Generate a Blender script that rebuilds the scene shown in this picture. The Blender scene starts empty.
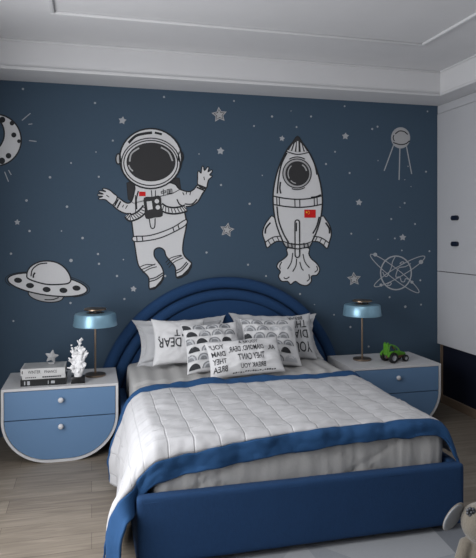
import bpy, bmesh, math, random
from math import sin, cos, tan, atan, radians, pi, sqrt
from mathutils import Vector, Matrix, noise
from mathutils.geometry import tessellate_polygon
random.seed(7)
SC = bpy.context.scene
COL = SC.collection
R = radians

# ------------------------------------------------------------------ materials
def srgb(r, g, b):
    f = lambda c: (c/255/12.92) if c/255 <= .04045 else ((c/255+.055)/1.055)**2.4
    return (f(r), f(g), f(b), 1)
def mat(name, col, rough=.6, metal=0, bump=0, bscale=200, var=0, vscale=6, spec=.4, sheen=0, stretch=(1,1,1), coat=0):
    m = bpy.data.materials.new(name); m.use_nodes = True
    nt = m.node_tree; N = nt.nodes; L = nt.links
    b = N['Principled BSDF']
    b.inputs['Base Color'].default_value = col
    b.inputs['Roughness'].default_value = rough
    b.inputs['Metallic'].default_value = metal
    b.inputs['Specular IOR Level'].default_value = spec
    b.inputs['Sheen Weight'].default_value = sheen
    b.inputs['Coat Weight'].default_value = coat
    tc = N.new('ShaderNodeTexCoord'); mp = N.new('ShaderNodeMapping')
    mp.inputs['Scale'].default_value = stretch
    L.new(tc.outputs['Object'], mp.inputs['Vector'])
    if var or True:
        n = N.new('ShaderNodeTexNoise'); n.inputs['Scale'].default_value = vscale; n.inputs['Detail'].default_value = 4
        L.new(mp.outputs[0], n.inputs['Vector'])
        mx = N.new('ShaderNodeMixRGB'); mx.blend_type = 'MIX'
        v = max(var, .03)
        mx.inputs[1].default_value = tuple(c*(1-v) for c in col[:3])+(1,)
        mx.inputs[2].default_value = tuple(min(1, c*(1+v)) for c in col[:3])+(1,)
        L.new(n.outputs['Fac'], mx.inputs[0]); L.new(mx.outputs[0], b.inputs['Base Color'])
    if bump:
        n2 = N.new('ShaderNodeTexNoise'); n2.inputs['Scale'].default_value = bscale; n2.inputs['Detail'].default_value = 3
        L.new(mp.outputs[0], n2.inputs['Vector'])
        bp = N.new('ShaderNodeBump'); bp.inputs['Strength'].default_value = bump; bp.inputs['Distance'].default_value = .004
        L.new(n2.outputs['Fac'], bp.inputs['Height']); L.new(bp.outputs[0], b.inputs['Normal'])
    return m

M = {}
M['ceiling'] = mat('ceiling_paint', srgb(214,214,216), .8)
M['wall'] = mat('navy_wallpaper', srgb(62,82,101), .75, bump=.25, bscale=260, var=.04, vscale=40)
M['wall_plain'] = mat('plain_wall_paint', srgb(150,152,156), .8)
M['niche'] = mat('shaded_navy_paint', srgb(14,20,38), .6)  # navy taken down to near-black: the niche's lack of light is painted in
M['decal'] = mat('mural_white', srgb(214,214,216), .75, var=.03, vscale=60)
M['decal_soft'] = mat('mural_grey', srgb(176,176,178), .75)
M['decal_line'] = mat('mural_outline', srgb(38,40,44), .75)
M['decal_dark'] = mat('mural_charcoal', srgb(52,52,54), .75)
M['decal_pale'] = mat('mural_pale_line', srgb(170,173,178), .75)
M['red'] = mat('mural_red', srgb(205,20,22), .7)
M['yellow'] = mat('mural_yellow', srgb(235,200,40), .7)
M['cabinet'] = mat('wardrobe_lacquer', srgb(190,191,195), .5)
M['seam'] = mat('dark_joint', srgb(30,28,27), .7)
M['handle'] = mat('navy_handle', srgb(22,30,48), .4)
M['base_wood'] = mat('baseboard_wood', srgb(128,110,94), .5, var=.12, stretch=(20,2,20))
M['bedblue'] = mat('navy_upholstery', srgb(26,60,100), .9, bump=.6, bscale=350, var=.16, vscale=150, sheen=0, stretch=(1,1,.35))
M['hem'] = mat('blue_hem_fabric', srgb(30,72,116), .85, bump=.4, bscale=500, var=.12, vscale=220, sheen=.0)
M['sheet'] = mat('light_grey_bedding', srgb(176,175,174), .85, bump=.3, bscale=60, var=.04, vscale=12)
M['sham'] = mat('grey_pillow_fabric', srgb(186,187,190), .85, bump=.3, bscale=60, var=.05, vscale=15)
M['pillow'] = mat('white_pillow_fabric', srgb(212,212,214), .85, bump=.25, bscale=80, var=.03)
M['ink'] = mat('printed_black', srgb(52,54,58), .85)
M['ink_grey'] = mat('printed_grey', srgb(132,134,138), .85)
M['ink_light'] = mat('printed_light_grey', srgb(184,186,190), .85)
M['nswhite'] = mat('nightstand_white', srgb(206,206,208), .45)
M['nsblue'] = mat('nightstand_blue', srgb(100,132,168), .5)
M['gap'] = mat('dark_gap', srgb(22,28,38), .8)
M['knob'] = mat('knob_white', srgb(205,206,210), .4)
M['shade'] = mat('blue_metal_shade', srgb(140,180,202), .36, metal=.5, spec=.6)
M['brass'] = mat('aged_brass', srgb(148,130,114), .35, metal=.9)
M['brass_dark'] = mat('dark_bronze', srgb(84,70,60), .35, metal=.85)
M['coral'] = mat('white_coral', srgb(236,236,238), .7, bump=.5, bscale=250)
M['black'] = mat('black_stone', srgb(24,24,27), .3)
M['book_w'] = mat('book_cover_white', srgb(200,200,200), .5)
M['book_g'] = mat('book_cover_grey', srgb(170,171,172), .5, var=.35, vscale=22)
M['book_k'] = mat('book_cover_black', srgb(26,27,29), .4)
M['paper'] = mat('book_pages', srgb(205,200,190), .8, var=.1, vscale=20, stretch=(1,1,60))
M['star'] = mat('weathered_star', srgb(165,166,168), .7, bump=.6, bscale=150, var=.3, vscale=60)
M['green'] = mat('green_plastic', srgb(88,150,48), .35)
M['tyre'] = mat('black_rubber', srgb(30,30,32), .6)
M['hub'] = mat('grey_plastic_hub', srgb(170,172,176), .4)
M['brownp'] = mat('brown_plastic', srgb(110,80,62), .5)
M['plush'] = mat('grey_plush', srgb(122,115,104), .95, bump=1, bscale=220, var=.14, vscale=90, sheen=.4)
M['plush_in'] = mat('pale_felt', srgb(160,163,168), .9, bump=.4, bscale=300, var=.05)
M['bead'] = mat('black_bead', srgb(12,12,12), .2)
M['silver'] = mat('silver_sequins', srgb(90,92,98), .4, metal=.6, var=.6, vscale=160)
M['rug0'] = mat('rug_light_grey', srgb(138,142,148), .95, bump=.6, bscale=250, var=.06, vscale=90)
M['rug1'] = mat('rug_mid_grey', srgb(116,120,127), .95, bump=.6, bscale=250, var=.06, vscale=90)
M['rug2'] = mat('rug_dark_grey', srgb(78,80,86), .95, bump=.6, bscale=250, var=.06, vscale=90)
M['rug3'] = mat('rug_pale_grey', srgb(152,155,160), .95, bump=.6, bscale=250, var=.06, vscale=90)
M['frame_w'] = mat('window_frame_white', srgb(220,220,220), .5)

def floor_material():
    m = bpy.data.materials.new('oak_planks'); m.use_nodes = True
    nt = m.node_tree; N = nt.nodes; L = nt.links; b = N['Principled BSDF']
    tc = N.new('ShaderNodeTexCoord')
    br = N.new('ShaderNodeTexBrick')
    br.inputs['Scale'].default_value = 1; br.inputs['Brick Width'].default_value = 1.25; br.inputs['Row Height'].default_value = .165
    br.inputs['Mortar Size'].default_value = .0014; br.inputs['Mortar Smooth'].default_value = .3; br.inputs['Bias'].default_value = 0
    br.offset = .37; br.offset_frequency = 2
    br.inputs['Color1'].default_value = srgb(150,141,129); br.inputs['Color2'].default_value = srgb(133,124,113)
    br.inputs['Mortar'].default_value = srgb(92,83,74)
    L.new(tc.outputs['Object'], br.inputs['Vector'])
    mp = N.new('ShaderNodeMapping'); mp.inputs['Scale'].default_value = (1.2, 16, 1)
    L.new(tc.outputs['Object'], mp.inputs['Vector'])
    n = N.new('ShaderNodeTexNoise'); n.inputs['Scale'].default_value = 2.2; n.inputs['Detail'].default_value = 8; n.inputs['Distortion'].default_value = 1.2
    L.new(mp.outputs[0], n.inputs['Vector'])
    cr = N.new('ShaderNodeValToRGB'); cr.color_ramp.elements[0].position = .3; cr.color_ramp.elements[1].position = .72
    cr.color_ramp.elements[0].color = (.70,.68,.66,1); cr.color_ramp.elements[1].color = (1.12,1.1,1.08,1)
    L.new(n.outputs['Fac'], cr.inputs[0])
    mx = N.new('ShaderNodeMixRGB'); mx.blend_type = 'MULTIPLY'; mx.inputs[0].default_value = 1
    L.new(br.outputs['Color'], mx.inputs[1]); L.new(cr.outputs[0], mx.inputs[2]); L.new(mx.outputs[0], b.inputs['Base Color'])
    b.inputs['Roughness'].default_value = .42; b.inputs['Specular IOR Level'].default_value = .35
    bp = N.new('ShaderNodeBump'); bp.inputs['Strength'].default_value = .12; bp.inputs['Distance'].default_value = .003
    L.new(n.outputs['Fac'], bp.inputs['Height']); L.new(bp.outputs[0], b.inputs['Normal'])
    return m
M['floor'] = floor_material()

def quilt_material(name, col, pitch_u, pitch_v):
    """cloth with a stitched grid: the seam lines follow the cloth's own UV (metres)"""
    m = bpy.data.materials.new(name); m.use_nodes = True
    nt = m.node_tree; N = nt.nodes; L = nt.links; b = N['Principled BSDF']
    uv = N.new('ShaderNodeUVMap'); uv.uv_map = 'UVMap'
    sp = N.new('ShaderNodeSeparateXYZ'); L.new(uv.outputs[0], sp.inputs[0])
    def line(out, pitch, w):
        a = N.new('ShaderNodeMath'); a.operation = 'DIVIDE'; a.inputs[1].default_value = pitch; L.new(out, a.inputs[0])
        f = N.new('ShaderNodeMath'); f.operation = 'FRACT'; L.new(a.outputs[0], f.inputs[0])
        s = N.new('ShaderNodeMath'); s.operation = 'SUBTRACT'; s.inputs[1].default_value = .5; L.new(f.outputs[0], s.inputs[0])
        ab = N.new('ShaderNodeMath'); ab.operation = 'ABSOLUTE'; L.new(s.outputs[0], ab.inputs[0])
        mr = N.new('ShaderNodeMapRange'); mr.inputs[1].default_value = 0; mr.inputs[2].default_value = w/pitch
        mr.inputs[3].default_value = 0; mr.inputs[4].default_value = 1; L.new(ab.outputs[0], mr.inputs[0])
        return mr.outputs[0]
    a = line(sp.outputs['X'], pitch_u, .006); c = line(sp.outputs['Y'], pitch_v, .006)
    mn = N.new('ShaderNodeMath'); mn.operation = 'MINIMUM'; L.new(a, mn.inputs[0]); L.new(c, mn.inputs[1])
    cr = N.new('ShaderNodeValToRGB'); cr.color_ramp.elements[0].color = tuple(x*.80 for x in col[:3])+(1,); cr.color_ramp.elements[1].color = col
    cr.color_ramp.elements[0].position = 0; cr.color_ramp.elements[1].position = .45
    L.new(mn.outputs[0], cr.inputs[0]); L.new(cr.outputs[0], b.inputs['Base Color'])
    b.inputs['Roughness'].default_value = .85; b.inputs['Specular IOR Level'].default_value = .3; b.inputs['Sheen Weight'].default_value = .1
    n2 = N.new('ShaderNodeTexNoise'); n2.inputs['Scale'].default_value = 22; n2.inputs['Detail'].default_value = 5
    ms = N.new('ShaderNodeMath'); ms.operation = 'MULTIPLY_ADD'; ms.inputs[1].default_value = .9
    L.new(n2.outputs['Fac'], ms.inputs[0]); L.new(mn.outputs[0], ms.inputs[2])
    L.new(uv.outputs[0], n2.inputs['Vector'])
    bp = N.new('ShaderNodeBump'); bp.inputs['Strength'].default_value = .5; bp.inputs['Distance'].default_value = .006
    L.new(ms.outputs[0], bp.inputs['Height']); L.new(bp.outputs[0], b.inputs['Normal'])
    return m
M['quilt'] = quilt_material('quilted_throw', srgb(184,184,187), .125, .105)

# ------------------------------------------------------------------ mesh helpers
def link(name, bm, mats, parent=None, smooth=False, angle=None):
    me = bpy.data.meshes.new(name); bm.normal_update(); bm.to_mesh(me); bm.free()
    o = bpy.data.objects.new(name, me); COL.objects.link(o)
    if not isinstance(mats, (list, tuple)): mats = [mats]
    for m in mats: me.materials.append(m)
    if smooth:
        for p in me.polygons: p.use_smooth = True
        if angle: me.set_sharp_from_angle(angle=R(angle))
    if parent: o.parent = parent
    return o
def tag(o, label, cat, group=None):
    o['label'] = label; o['category'] = cat
    if group: o['group'] = group
    return o
def structure(o): o['kind'] = 'structure'; return o
def empty(name, loc, label=None, cat=None, group=None, rz=0):
    o = bpy.data.objects.new(name, None); COL.objects.link(o); o.location = loc; o.rotation_euler = (0,0,rz)
    o.empty_display_size = .05
    if label: tag(o, label, cat, group)
    return o
def box(bm, a, b, mi=0):
    x0,y0,z0 = a; x1,y1,z1 = b
    vs = [bm.verts.new(p) for p in ((x0,y0,z0),(x1,y0,z0),(x1,y1,z0),(x0,y1,z0),(x0,y0,z1),(x1,y0,z1),(x1,y1,z1),(x0,y1,z1))]
    for f in ((0,3,2,1),(4,5,6,7),(0,1,5,4),(1,2,6,5),(2,3,7,6),(3,0,4,7)):
        bm.faces.new([vs[i] for i in f]).material_index = mi
def bevel(bm, w, seg=2):
    bmesh.ops.bevel(bm, geom=list(bm.edges), offset=w, segments=seg, affect='EDGES', profile=.5, clamp_overlap=True)
def lathe(bm, prof, seg=40, c=(0,0,0), mi=0, closed=False):
    rings = []
    for r, z in prof:
        rings.append([bm.verts.new((c[0]+r*cos(2*pi*i/seg), c[1]+r*sin(2*pi*i/seg), c[2]+z)) for i in range(seg)])
    n = len(rings)
    for k in range(n if closed else n-1):
        A = rings[k]; B = rings[(k+1) % n]
        for i in range(seg):
            bm.faces.new((A[i], A[(i+1)%seg], B[(i+1)%seg], B[i])).material_index = mi
    if not closed:
        bm.faces.new(rings[0][::-1]).material_index = mi; bm.faces.new(rings[-1]).material_index = mi
def prism_y(bm, pts, y0, y1, mi=0):
    """polygon in xz extruded along y"""
    a = [bm.verts.new((x, y0, z)) for x, z in pts]; b = [bm.verts.new((x, y1, z)) for x, z in pts]
    n = len(pts)
    tris = tessellate_polygon([[Vector((x, z, 0)) for x, z in pts]])
    for t in tris:
        try:
            bm.faces.new([a[i] for i in t]).material_index = mi
            bm.faces.new([b[i] for i in reversed(t)]).material_index = mi
        except ValueError: pass
    for i in range(n):
        bm.faces.new((a[i], a[(i+1)%n], b[(i+1)%n], b[i])).material_index = mi
def fixn(bm): bmesh.ops.recalc_face_normals(bm, faces=bm.faces)
def rounded_box(lo, hi, r, cuts=(10,10,10), disp=None):
    """box with rounded edges made of a dense grid; disp(p, n) -> new point"""
    bm = bmesh.new()
    lo = Vector(lo); hi = Vector(hi); cache = {}
    def coords(n):      # denser near both ends
        return [ (0.5-0.5*cos(pi*i/n))*.55 + .45*i/n for i in range(n+1)]
    C = [coords(n) for n in cuts]
    def vert(i, j, k):
        key = (i,j,k)
        if key in cache: return cache[key]
        p = Vector((lo.x+(hi.x-lo.x)*C[0][i], lo.y+(hi.y-lo.y)*C[1][j], lo.z+(hi.z-lo.z)*C[2][k]))
        q = Vector([min(max(p[a], lo[a]+r), hi[a]-r) for a in range(3)])
        d = p-q
        nrm = d.normalized() if d.length > 1e-9 else Vector((0,0,1))
        p2 = q+nrm*r
        if disp: p2 = disp(p2, nrm)
        cache[key] = bm.verts.new(p2); return cache[key]
    nx, ny, nz = cuts
    for i in range(nx):
        for j in range(ny):
            for k in (0, nz):
                f = [vert(i,j,k), vert(i+1,j,k), vert(i+1,j+1,k), vert(i,j+1,k)]
                bm.faces.new(f if k else f[::-1])
    for i in range(nx):
        for k in range(nz):
            for j in (0, ny):
                f = [vert(i,j,k), vert(i+1,j,k), vert(i+1,j,k+1), vert(i,j,k+1)]
                bm.faces.new(f[::-1] if j else f)
    for j in range(ny):
        for k in range(nz):
            for i in (0, nx):
                f = [vert(i,j,k), vert(i,j+1,k), vert(i,j+1,k+1), vert(i,j,k+1)]
                bm.faces.new(f if i else f[::-1])
    return bm
def tube(bm, pts, rad, seg=12, mi=0, cap=True):
    pts = [Vector(p) for p in pts]; rings = []
    up = Vector((0,1,0.001)) 
    for i, p in enumerate(pts):
        t = (pts[min(i+1,len(pts)-1)]-pts[max(i-1,0)]).normalized()
        a = t.cross(up)
        if a.length < 1e-3: a = t.cross(Vector((1,0,0)))
        a.normalize(); b = t.cross(a).normalized()
        r = rad[i] if isinstance(rad, (list,tuple)) else rad
        rings.append([bm.verts.new(p+a*r*cos(2*pi*k/seg)+b*r*sin(2*pi*k/seg)) for k in range(seg)])
    for A, B in zip(rings, rings[1:]):
        for k in range(seg): bm.faces.new((A[k], A[(k+1)%seg], B[(k+1)%seg], B[k])).material_index = mi
    if cap:
        bm.faces.new(rings[0][::-1]).material_index = mi; bm.faces.new(rings[-1]).material_index = mi
def ball(bm, c, r, rot=None, sub=3):
    """ellipsoid; r may be a triple"""
    if not isinstance(r, (list,tuple)): r = (r,r,r)
    mtx = Matrix.Translation(c) @ (rot.to_4x4() if rot else Matrix.Identity(4)) @ Matrix.Diagonal((r[0],r[1],r[2],1))
    bmesh.ops.create_icosphere(bm, subdivisions=sub, radius=1, matrix=mtx)
def capsule(bm, p0, p1, r0, r1, n=5, sub=2):
    p0 = Vector(p0); p1 = Vector(p1)
    for i in range(n+1):
        t = i/n; ball(bm, p0.lerp(p1, t), r0+(r1-r0)*t, sub=sub)
def bake(name, bm, m, voxel, parent=None, smooth_it=4):
    """fuse overlapping volumes into one continuous surface"""
    me = bpy.data.meshes.new('tmp'); bm.to_mesh(me); bm.free()
    o = bpy.data.objects.new('tmp', me); COL.objects.link(o)
    r = o.modifiers.new('r', 'REMESH'); r.mode = 'VOXEL'; r.voxel_size = voxel
    s = o.modifiers.new('s', 'SMOOTH'); s.factor = .5; s.iterations = smooth_it
    dg = bpy.context.evaluated_depsgraph_get()
    me2 = bpy.data.meshes.new_from_object(o.evaluated_get(dg)); me2.name = name
    bpy.data.objects.remove(o)
    n = bpy.data.objects.new(name, me2); COL.objects.link(n); me2.materials.clear(); me2.materials.append(m)
    for p in me2.polygons: p.use_smooth = True
    if parent: n.parent = parent
    return n

# ------------------------------------------------------------------ camera (eye height 1.555 m, 4.8 m from the mural wall)
CAMY, H = -4.8, 1.555
cam = bpy.data.cameras.new('camera'); camo = bpy.data.objects.new('camera', cam); COL.objects.link(camo)
cam.sensor_fit = 'HORIZONTAL'; cam.sensor_width = 36; cam.lens = 587/476*36; cam.shift_y = -45/476
camo.location = (0, CAMY, H); camo.rotation_euler = (R(90), 0, R(-14)); SC.camera = camo

# ------------------------------------------------------------------ room shell
XL, XR, XC = -1.0, 3.14, 3.09          # left wall, right wall, wardrobe front
YR = -6.2
ZS, ZC = 2.734, 2.950                  # soffit, ceiling
def sbox(name, a, b, m): 
    bm = bmesh.new(); box(bm, a, b); return structure(link(name, bm, m))
sbox('floor', (XL-.12, YR, -.08), (XR+.12, .12, 0), M['floor'])
sbox('wall_back', (XL-.12, 0, 0), (XR+.12, .12, ZC+.1), M['wall'])
# right wall: navy below the wardrobe, hidden above
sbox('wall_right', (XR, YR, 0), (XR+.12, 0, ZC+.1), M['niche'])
# left wall, navy to cut bounce, with the big unseen window placed for the light
bm = bmesh.new()
WY0, WY1, WZ0, WZ1 = -3.7, -1.35, .35, 2.45
box(bm, (XL-.12, WY1, 0), (XL, 0, ZC+.1)); box(bm, (XL-.12, YR, 0), (XL, WY0, ZC+.1))
box(bm, (XL-.12, WY0, 0), (XL, WY1, WZ0)); box(bm, (XL-.12, WY0, WZ1), (XL, WY1, ZC+.1))
structure(link('wall_left', bm, M['wall']))
bm = bmesh.new()
for y in (WY0, (WY0+WY1)/2-.025, WY1-.05): box(bm, (XL-.09, y, WZ0), (XL-.04, y+.05, WZ1))
for z in (WZ0, WZ1-.05): box(bm, (XL-.089, WY0, z), (XL-.041, WY1, z+.05))
structure(link('window_1', bm, M['frame_w']))
# ceiling with dropped border
sbox('ceiling', (XL-.12, YR, ZC), (XR+.12, 0, ZC+.1), M['ceiling'])
IX0, IX1, IY1 = -.80, 2.90, -.335
bm = bmesh.new()
box(bm, (XL, IY1, ZS), (XR, 0, ZC)); box(bm, (IX1, YR, ZS), (XR, IY1, ZC)); box(bm, (XL, YR, ZS), (IX0, IY1, ZC))
structure(link('trim_1', bm, M['ceiling']))     # dropped border of the ceiling
def ring_trim(name, x0, x1, y1, z0, z1, w, inward=True):
    bm = bmesh.new()
    box(bm, (x0, y1-w, z0), (x1, y1, z1)); box(bm, (x1-w, YR, z0), (x1, y1-w, z1)); box(bm, (x0, YR, z0), (x0+w, y1-w, z1))
    bevel(bm, min(w, z1-z0)*.3, 2)
    return structure(link(name, bm, M['ceiling'], smooth=True, angle=40))
ring_trim('trim_2', IX0-.0, IX1+.0, IY1+.0, ZS-.003, ZS+.022, .018)           # bead low on the fascia
ring_trim('trim_3', IX0, IX1, IY1, ZC-.016, ZC, .012)              # fine bead where fascia meets ceiling
ring_trim('trim_4', -.25, 2.365, -.94, ZC-.020, ZC, .026)           # bead framing the ceiling field
# right-hand skirting and corner strip in the niche
bm = bmesh.new(); box(bm, (XR-.014, YR, 0), (XR, -.012, .078)); bevel(bm, .004)
structure(link('baseboard_right', bm, M['base_wood']))
sbox('trim_5', (XR-.022, -.012, .0), (XR, 0, .55), M['base_wood'])

# wall-hung wardrobe with flush doors
wr = empty('wardrobe', (XC, 0, .55), 'tall pale grey wall-hung wardrobe with flush doors beside the navy mural wall', 'wardrobe')
def child(o, loc): o.location = loc; return o
zb, zm, zt = .552, 1.214, 2.655
bm = bmesh.new(); box(bm, (.012, -3.6, 0), (.049, -.003, ZS-.55-.002)); link('carcass', bm, M['seam'], wr)
bm = bmesh.new(); box(bm, (0, -3.6, zt-.55+.004), (.012, -.003, ZS-.55-.003)); link('top_panel', bm, M['cabinet'], wr)
dy = -.003
for k in range(4):
    y1 = dy-.9*k-.002*(k>0); y0 = dy-.9*(k+1)+.002
    bm = bmesh.new(); box(bm, (-.004, y0, zm-.55+.003), (.012, y1, zt-.55)); bevel(bm, .0015, 1)
    dr = link('door', bm, M['cabinet'], wr)
    bm = bmesh.new(); box(bm, (-.004, y0, 0), (.012, y1, zm-.55-.003)); bevel(bm, .0015, 1)
    link('lower_door', bm, M['cabinet'], wr)
    if k == 0:
        for z in (1.695, 1.468):
            bm = bmesh.new()
            rr = .021; yc = -.285; L2 = .026
            pts = [(yc+L2+rr*cos(a), z-.55+rr*sin(a)) for a in [R(-90+15*i) for i in range(13)]]+[(yc-L2+rr*cos(a), z-.55+rr*sin(a)) for a in [R(90+15*i) for i in range(13)]]
            a_ = [bm.verts.new((-.004, y, zz)) for y, zz in pts]; b_ = [bm.verts.new((-.024, y, zz)) for y, zz in pts]
            n = len(pts)
            for i in range(n): bm.faces.new((a_[i], a_[(i+1)%n], b_[(i+1)%n], b_[i]))
            bm.faces.new(b_); bm.faces.new(a_[::-1]); fixn(bm)
            h = link('handle', bm, M['handle'], dr)

# ------------------------------------------------------------------ mural: flat paper cut-outs stuck on the wall
SN, CS = sin(R(14)), cos(R(14))
def wall_pt(u, v):
    a = R(14)+atan((u-238)/587); x = tan(a)*4.8; dep = x*SN+4.8*CS
    return x, H-(v-234)*dep/587
def smooth_pts(pts, closed=True, n=5):
    out = []; m = len(pts)
    rng = range(m) if closed else range(m-1)
    for i in rng:
        p = [Vector(pts[(i+k) % m] if closed else pts[min(max(i+k, 0), m-1)]) for k in (-1,0,1,2)]
        for j in range(n):
            t = j/n
            out.append(.5*((2*p[1])+(p[2]-p[0])*t+(2*p[0]-5*p[1]+4*p[2]-p[3])*t*t+(3*p[1]-p[0]-3*p[2]+p[3])*t**3))
    if not closed: out.append(Vector(pts[-1]))
    return [(q.x, q.y) for q in out]
def ell(cx, cy, rx, ry=None, rot=0, n=36, a0=0, a1=360):
    ry = rx if ry is None else ry; c, s = cos(R(rot)), sin(R(rot)); out = []
    full = (a1-a0) >= 360; cnt = n if full else n+1
    for i in range(cnt):
        a = R(a0+(a1-a0)*i/n); x = rx*cos(a); y = ry*sin(a)
        out.append((cx+x*c-y*s, cy+x*s+y*c))
    return out
class Decal:
    """flat figure; coordinates are given in a local drawing frame (ox, oy, scale)"""
    def __init__(s, ox=0, oy=0, k=1): s.ox, s.oy, s.k = ox, oy, k; s.parts = {}; s.order = []
    def part(s, name):
        if name not in s.parts: s.parts[name] = [bmesh.new(), [], 0]; s.order.append(name)
        s.cur = s.parts[name]; return s
    def W(s, p): return wall_pt(s.ox+p[0]/s.k, s.oy+p[1]/s.k)
    def _mi(s, m):
        if m not in s.cur[1]: s.cur[1].append(m)
        return s.cur[1].index(m)
    def poly(s, pts, m='decal', layer=1):
        bm = s.cur[0]; mi = s._mi(m); y = -.0007*layer
        w = [s.W(p) for p in pts]
        vs = [bm.verts.new((x, y, z)) for x, z in w]; bk = [bm.verts.new((x, -.0002, z)) for x, z in w]
        for t in tessellate_polygon([[Vector((x, z, 0)) for x, z in w]]):
            try: f = bm.faces.new([vs[i] for i in t])
            except ValueError: continue
            f.material_index = mi; f.normal_update()
            if f.normal.y > 0: f.normal_flip()
        n = len(vs)
        for i in range(n):
            try: bm.faces.new((vs[i], vs[(i+1)%n], bk[(i+1)%n], bk[i])).material_index = mi
            except ValueError: pass
        return s
    def stroke(s, pts, w=3, m='decal_line', layer=3, closed=False):
        bm = s.cur[0]; mi = s._mi(m); y = -.0007*layer; n = len(pts)
        if m == 'decal_line' and s.k > 1: w *= 1.3
        P = [Vector(p) for p in pts]; A = []; B = []
        for i, p in enumerate(P):
            if closed: t = P[(i+1)%n]-P[i-1]
            else: t = P[min(i+1,n-1)]-P[max(i-1,0)]
            if t.length < 1e-9: t = Vector((1,0))
            t.normalize(); q = Vector((-t.y, t.x))*w/2
            x, z = s.W(p+q); A.append(bm.verts.new((x, y, z)))
            x, z = s.W(p-q); B.append(bm.verts.new((x, y, z)))
        for i in range(n if closed else n-1):
            j = (i+1) % n
            f = bm.faces.new((A[i], A[j], B[j], B[i])); f.material_index = mi; f.normal_update()
            if f.normal.y > 0: f.normal_flip()
        return s
    def shape(s, pts, m='decal', w=3, layer=1, line='decal_line'):
        s.poly(pts, m, layer); s.stroke(pts, w, line, layer+1, closed=True); return s
    def finish(s, name, label, cat, group=None):
        if len(s.order) == 1:
            bm, mm, _ = s.parts[s.order[0]]
            return tag(link(name, bm, [M[q] for q in mm]), label, cat, group)
        zs = [v.co for n in s.order for v in s.parts[n][0].verts]
        cx = sum(v.x for v in zs)/len(zs); zmin = min(v.z for v in zs)
        e = empty(name, (cx, 0, zmin), label, cat, group)
        e_ = Vector((cx, 0, zmin))
        objs = {}
        for n in s.order:
            bm, mm, _ = s.parts[n]
            for v in bm.verts: v.co -= e_
            objs[n] = link(n.rstrip('0123456789').rstrip('_'), bm, [M[q] for q in mm], e)
        s.objs = objs
        return e

# --- astronaut
D = Decal(90, 110, 2.937)
D.part('backpack')
D.shape([(108,214),(132,206),(236,198),(262,200),(267,232),(244,244),(128,274),(112,262)], 'decal_dark', 2, 1)
D.part('suit')
body = [(140,214),(132,232),(126,258),(118,272),(104,272),(78,256),(66,277),(86,296),(106,304),(121,306),(123,330),(128,372),(134,414),(141,452),(152,470),(172,492),(174,524),(192,522),(208,504),(216,484),(212,464),(200,446),(189,430),(189,412),(199,405),(210,406),(219,414),(223,428),(236,444),(250,462),(254,492),(268,490),(288,474),(298,452),(292,444),(278,430),(272,412),(275,380),(283,338),(279,306),(275,286),(296,282),(316,270),(330,246),(339,230),(317,220),(306,232),(290,240),(262,232),(238,214)]
D.shape(smooth_pts(body, n=3), 'decal', 3, 2)
L_ = lambda pts, w=2.5, m='decal_line', layer=5: D.stroke(smooth_pts(pts, False, 4) if len(pts) > 2 else pts, w, m, layer)
L_([(142,238),(136,262),(137,292)], 3); L_([(134,300),(133,250)], 2); L_([(180,236),(182,258)], 2)
L_([(192,236),(192,256)], 2)
L_([(104,290),(110,280)], 2); L_([(95,286),(99,278)], 2)
L_([(255,262),(262,276),(272,282)], 3); L_([(278,276),(300,276),(314,262)], 3)
L_([(282,248),(284,240)], 2); L_([(293,250),(296,238)], 2); L_([(276,250),(272,242)],2)
L_([(145,462),(165,454),(190,455)], 2); L_([(148,470),(168,462),(192,452)], 2); L_([(154,478),(175,466),(196,460)], 2)
L_([(222,448),(238,434),(268,426)], 2); L_([(226,455),(243,440),(270,428)], 2); L_([(231,463),(248,446),(274,434)], 2)
L_([(171,497),(192,492),(214,478)], 2.5); L_([(173,504),(194,498),(215,484)], 2.5)
L_([(252,472),(268,464),(284,446)], 2.5); L_([(254,479),(270,470),(288,450)], 2.5)
L_([(174,320),(178,343),(184,348),(190,342),(191,318)], 2.5)
L_([(278,305),(284,325)], 2)
D.part('boot_sole'); D.poly([(174,529),(190,527),(208,512),(217,496),(217,480),(208,500),(192,518),(176,523)], 'decal_line', 4)
D.part('boot_sole2'); D.poly([(255,495),(268,494),(288,482),(299,462),(298,448),(288,466),(270,484),(256,489)], 'decal_line', 4)
for nm, pts in (('glove', [(80,256),(70,246),(60,237),(50,232),(40,230),(37,234),(47,240),(30,237),(26,241),(40,247),(24,247),(23,252),(38,254),(26,258),(28,263),(44,263),(56,272),(68,278)]),
                ('glove2', [(317,221),(316,200),(316,184),(320,179),(326,186),(328,168),(333,166),(336,178),(345,167),(349,171),(346,182),(356,176),(359,181),(351,191),(358,193),(356,198),(347,207),(340,231)])):
    D.part(nm); D.shape(smooth_pts(pts, n=3), 'decal', 2.5, 4)
    if nm == 'glove': D.stroke([(48,250),(56,256)], 2, layer=6); 
    else: D.stroke([(334,196),(336,206)], 2, layer=6)
D.part('cuff'); D.stroke([(83,262),(72,282)], 3.5, layer=7); D.stroke([(90,268),(80,288)], 3.5, layer=7)
D.part('cuff2'); D.stroke([(315,219),(340,229)], 3.5, layer=7); D.stroke([(313,227),(335,236)], 3.5, layer=7)
D.part('belt')
belt = smooth_pts([(127,372),(165,370),(200,362),(245,344),(281,322),(281,338),(245,359),(205,376),(165,384),(129,386)], n=3)
D.shape(belt, 'decal', 2.5, 5)
for p, q in (((137,372),(138,386)),((153,371),(155,385)),((243,345),(247,358)),((258,337),(262,351))): D.stroke([p, q], 2.5, layer=7)
D.part('hose')
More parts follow.
